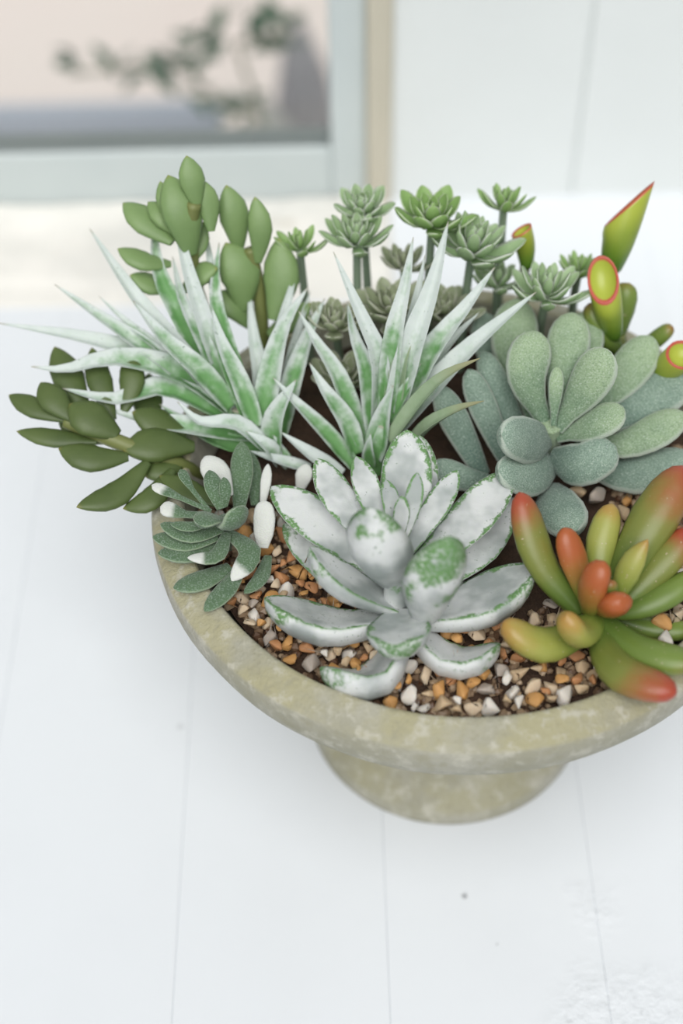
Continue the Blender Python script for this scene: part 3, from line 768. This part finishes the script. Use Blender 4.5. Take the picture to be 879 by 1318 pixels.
# --- two tall jade stems at the back left
R8 = thing('jade_succulent', S(292, 505, 0), 'tall jade green stem with pointed leaves, leftmost at the back', 'succulent', 'jade stems at the back left')
jade(R8, [
    ([(222, 312, 62), (190, 287, 66), (158, 261, 70)], 38),
    ([(235, 305, 62), (215, 282, 68), (190, 260, 72)], 32),
    ([(246, 328, 58), (235, 275, 72), (216, 225, 82)], 54),
    ([(235, 300, 62), (217, 265, 72), (206, 233, 78)], 28),
    ([(254, 268, 74), (248, 235, 82), (240, 200, 90)], 34),
    ([(272, 298, 66), (268, 262, 74), (257, 230, 82)], 30),
    ([(220, 340, 52), (185, 336, 55), (151, 320, 58)], 27),
    ([(225, 372, 44), (195, 366, 46), (167, 354, 50)], 29),
    ([(235, 375, 44), (255, 355, 50), (280, 345, 54)], 30),
    ([(238, 345, 52), (255, 310, 58), (262, 285, 64)], 30)], M_JADE,
    [([(292, 508, -3), (270, 430, 24), (250, 360, 46), (246, 300, 64), (250, 262, 76)], 3.2)])
R9 = thing('jade_succulent', S(335, 500, 0), 'second jade green stem with plump pointed leaves at the back left', 'succulent', 'jade stems at the back left')
jade(R9, [
    ([(308, 322, 52), (302, 280, 64), (291, 238, 74)], 40),
    ([(332, 338, 50), (335, 295, 62), (328, 253, 72)], 32),
    ([(312, 400, 34), (310, 355, 46), (290, 312, 56)], 54),
    ([(352, 412, 32), (362, 360, 44), (358, 306, 56)], 48),
    ([(322, 420, 28), (300, 392, 36), (275, 378, 40)], 36),
    ([(345, 430, 24), (378, 410, 30), (400, 390, 36)], 32)], M_JADE,
    [([(335, 505, -3), (337, 440, 18), (334, 380, 36), (322, 320, 54)], 3.2)])

# --- small rosettes on stems at the back
LG = {}
def ros_leaf(mat, kind):
    if (mat.name, kind) not in LG:
        wd, th, cup = {'a': (.36, (.03, .10), .45), 'b': (.50, (.04, .12), .40)}[kind]
        V, F, A = leaf_geo([np.array((.05, 0, 0.)), np.array((.5, 0, -.07)), np.array((1., 0, .10))], wd, 'ovate', th, cup, N=np.array([0, 0, 1.]), nst=10, nr=8)
        me = mesh('leaf', V, F, A); me.materials.append(mat); me.polygons.foreach_set('use_smooth', [True]*len(me.polygons)); LG[(mat.name, kind)] = me
    return LG[(mat.name, kind)]
def rosette(px, py, h, rpx, mat, kind, stem_px, label, tilt=(0, 0), n=22, seed=0, flat=0.0):
    c = S(px, py, h); b = S(stem_px[0], stem_px[1], -3)
    root = thing('stemmed_rosette', b, label, 'succulent', 'small rosettes on stems at the back')
    mid = b.lerp(c, .5)+Vector((0, .004, -.002))
    V, F, A = leaf_geo([NP(b), NP(mid), NP(c)], .0038, 'stem', (.5, .5), 0, N=np.array([.3, 1, .1]), nst=10, nr=10)
    link('stem', mesh('stem', [v-NP(b) for v in V], F, A), M_GSTEM, root)
    rw = 1.22*rpx*depth(c)/FPX; rs = random.Random(seed)
    axis = Vector((tilt[0], tilt[1]+(.38 if kind == 'a' else .15), 1)).normalized(); q = Vector((0, 0, 1)).rotation_difference(axis).to_matrix().to_4x4()
    for i in range(n):
        t = i/(n-1); az = i*2.39996+rs.uniform(-.2, .2)
        el = math.radians(4+(1-flat)*14+(t**1.15)*64+rs.uniform(-5, 5)); ln = rw*(1.02-.62*t)*rs.uniform(.92, 1.06)
        up = c+axis*(rw*(-.10+.22*t))-b
        Mx = Matrix.Translation(up) @ q @ Matrix.Rotation(az, 4, 'Z') @ Matrix.Rotation(-el, 4, 'Y') @ Matrix.Rotation(rs.uniform(-.15, .15), 4, 'X') @ Matrix.Diagonal((ln, ln*rs.uniform(.9, 1.1), ln, 1))
        o = bpy.data.objects.new('leaf', ros_leaf(mat, kind)); COL.objects.link(o); o.parent = root
        o.matrix_local = Mx
    return root
rosette(386, 322, 52, 36, M_ROS_G, 'a', (400, 470), 'small bright green rosette on a stem, leftmost of the back row', (-.1, -.2), 16, 1)
rosette(459, 313, 56, 48, M_ROS_F, 'a', (462, 480), 'frosted green rosette on a stem above the gap between both spiky tufts', (0, -.25), 30, 2)
rosette(467, 272, 60, 38, M_ROS_F, 'b', (478, 450), 'pale blurred rosette standing behind the frosted one at the back', (0, -.1), 24, 3)
rosette(556, 287, 62, 50, M_ROS_G, 'b', (548, 460), 'wide green rosette on a stem behind the upright spiky tuft', (0, -.1), 26, 4)
rosette(607, 325, 54, 58, M_ROS_F, 'a', (590, 480), 'pale green rosette right of the wide green one at the back', (.15, -.2), 30, 5)
rosette(648, 268, 60, 38, M_ROS_G, 'a', (640, 440), 'topmost small green rosette standing clear against the white wall', (.1, 0), 18, 6)
rosette(703, 382, 44, 52, M_ROS_F, 'a', (690, 480), 'open frosted rosette directly above the velvety leaves', (.1, -.15), 26, 7)
rosette(744, 352, 40, 34, M_ROS_G, 'a', (735, 440), 'dark green blurred rosette behind the open frosted one', (.1, 0), 16, 8)
rosette(432, 420, 32, 42, M_ROS_D, 'b', (440, 500), 'low dusty green rosette between the two spiky tufts', (0, -.1), 22, 9)
rosette(442, 490, 18, 46, M_ROS_D, 'b', (445, 530), 'lowest dusty rosette with pale edges between the spiky tufts', (0, -.2), 22, 10, .6)
rosette(505, 402, 34, 52, M_ROS_D, 'b', (505, 500), 'dusty beige green rosette hidden behind the upright spiky leaves', (0, -.1), 24, 11, .8)
rosette(570, 405, 30, 46, M_ROS_D, 'b', (575, 490), 'dusty rosette behind the right hand spiky leaves', (.1, -.1), 22, 12, .5)
rosette(640, 368, 36, 40, M_ROS_F, 'a', (640, 460), 'small frosted rosette left of the open one over the velvety leaves', (0, -.1), 22, 13)
rosette(520, 345, 40, 38, M_ROS_D, 'a', (525, 470), 'shaded dusty rosette below the wide green one at the back', (0, -.1), 20, 14)

# --- trumpet leaf plant at the back right
def trumpet(root, pts, wpx, cut, mat=M_TRUMP, open_=.8, r0=.55):
    """tube that ends in an oblique hollow mouth; cut = mouth normal in (right, up, towards viewer) of the leaf's own tilt"""
    P = [NP(S(*p)) for p in pts]
    n, nr = 14, 20
    C, L = catmull(P, n)
    T = np.gradient(C, axis=0); T /= np.linalg.norm(T, axis=1)[:, None]
    rad = wpx*depth(Vector(P[-1]))/FPX/2
    nrm = np.array(cut, float); nrm /= np.linalg.norm(nrm)
    X = np.cross(T[-1], np.array([0, 1., .2])); X /= np.linalg.norm(X)
    V, F, lt, rim = [], [], [], []
    def ring(c, t, r, l, rm):
        Xi = X-t*X.dot(t); Xi /= np.linalg.norm(Xi); Yi = np.cross(t, Xi)
        for k in range(nr):
            a = 2*math.pi*k/nr; V.append(c+(Xi*math.cos(a)+Yi*math.sin(a))*r); lt.append(l); rim.append(rm)
    for i in range(n):
        u = i/(n-1); r = rad*(r0+(1-r0)*math.sin(min(1, u*1.25)*math.pi/2))*(1 if i else .8)
        ring(C[i], T[i], r, u, 0)
    # shear the upper rings onto the oblique mouth plane
    end = C[-1]
    def shear(i, amt):
        for k in range(nr):
            p = V[i*nr+k]; d = (end-p).dot(nrm)/max(.25, T[-1].dot(nrm)); V[i*nr+k] = p+T[-1]*d*amt
    for i in range(n): 
        u = i/(n-1)
        if u > .45: 
            base_c = C[i]
            for k in range(nr):
                p = V[i*nr+k]; off = p-base_c; d = -off.dot(nrm)/max(.25, T[-1].dot(nrm)); V[i*nr+k] = p+T[-1]*d*((u-.45)/.55)
    for k in range(nr): rim[(n-1)*nr+k] = 1.0; rim[(n-2)*nr+k] = .25
    last = [V[(n-1)*nr+k].copy() for k in range(nr)]
    for s, dp, rm in ((.90, .02, 1.0), (.78, .16, .4), (.6, .34, 0), (.3, .46, 0), (.05, .5, 0)):
        for k in range(nr):
            V.append(end+(last[k]-end)*s-nrm*rad*dp*open_*1.4); lt.append(1); rim.append(rm)
    tot = len(V)//nr
    for i in range(tot-1):
        for k in range(nr):
            j = (k+1) % nr; F.append((i*nr+k, i*nr+j, (i+1)*nr+j, (i+1)*nr+k))
    F.append(tuple(range(nr-1, -1, -1))); F.append(tuple((tot-1)*nr+k for k in range(nr)))
    org = NP(root.location)
    return link('leaf', mesh('leaf', [v-org for v in V], F, {'lt': lt, 'rim': rim, 'ls': [0]*len(V), 'lu': [0]*len(V)}), mat, root)
R10 = thing('trumpet_succulent', S(800, 500, 0), 'bright green trumpet leaf succulent with red rimmed tubes at the back right', 'succulent')
add_stem(R10, [(800, 505, -3), (797, 470, 10), (792, 430, 24)], 5, M_STEM)
trumpet(R10, [(785, 350, 42), (796, 310, 54), (810, 262, 66)], 46, (-.66, .50, .55))
trumpet(R10, [(790, 435, 26), (783, 398, 40), (776, 360, 52)], 40, (-.28, -.62, .73))
add_leaf(R10, [(785, 445, 20), (795, 405, 30), (810, 364, 42)], 40, M_RED_G, 'bud', (.4, .4), 0)
add_leaf(R10, [(815, 460, 18), (840, 440, 24), (866, 420, 32)], 24, M_RED_G, 'bud', (.4, .4), 0)
trumpet(R10, [(835, 500, 16), (858, 475, 26), (878, 456, 36)], 40, (.1, -.35, .9))
add_leaf(R10, [(795, 450, 20), (772, 420, 30), (758, 390, 38)], 34, M_RED_G, 'bud', (.4, .4), 0)
R11 = thing('trumpet_succulent', S(668, 450, 0), 'single small trumpet leaf standing below the topmost green rosette', 'succulent')
add_stem(R11, [(668, 455, -3), (672, 400, 20), (676, 335, 42)], 2.4, M_STEM)
trumpet(R11, [(678, 345, 40), (676, 318, 48), (671, 296, 56)], 28, (-.55, .3, .75))
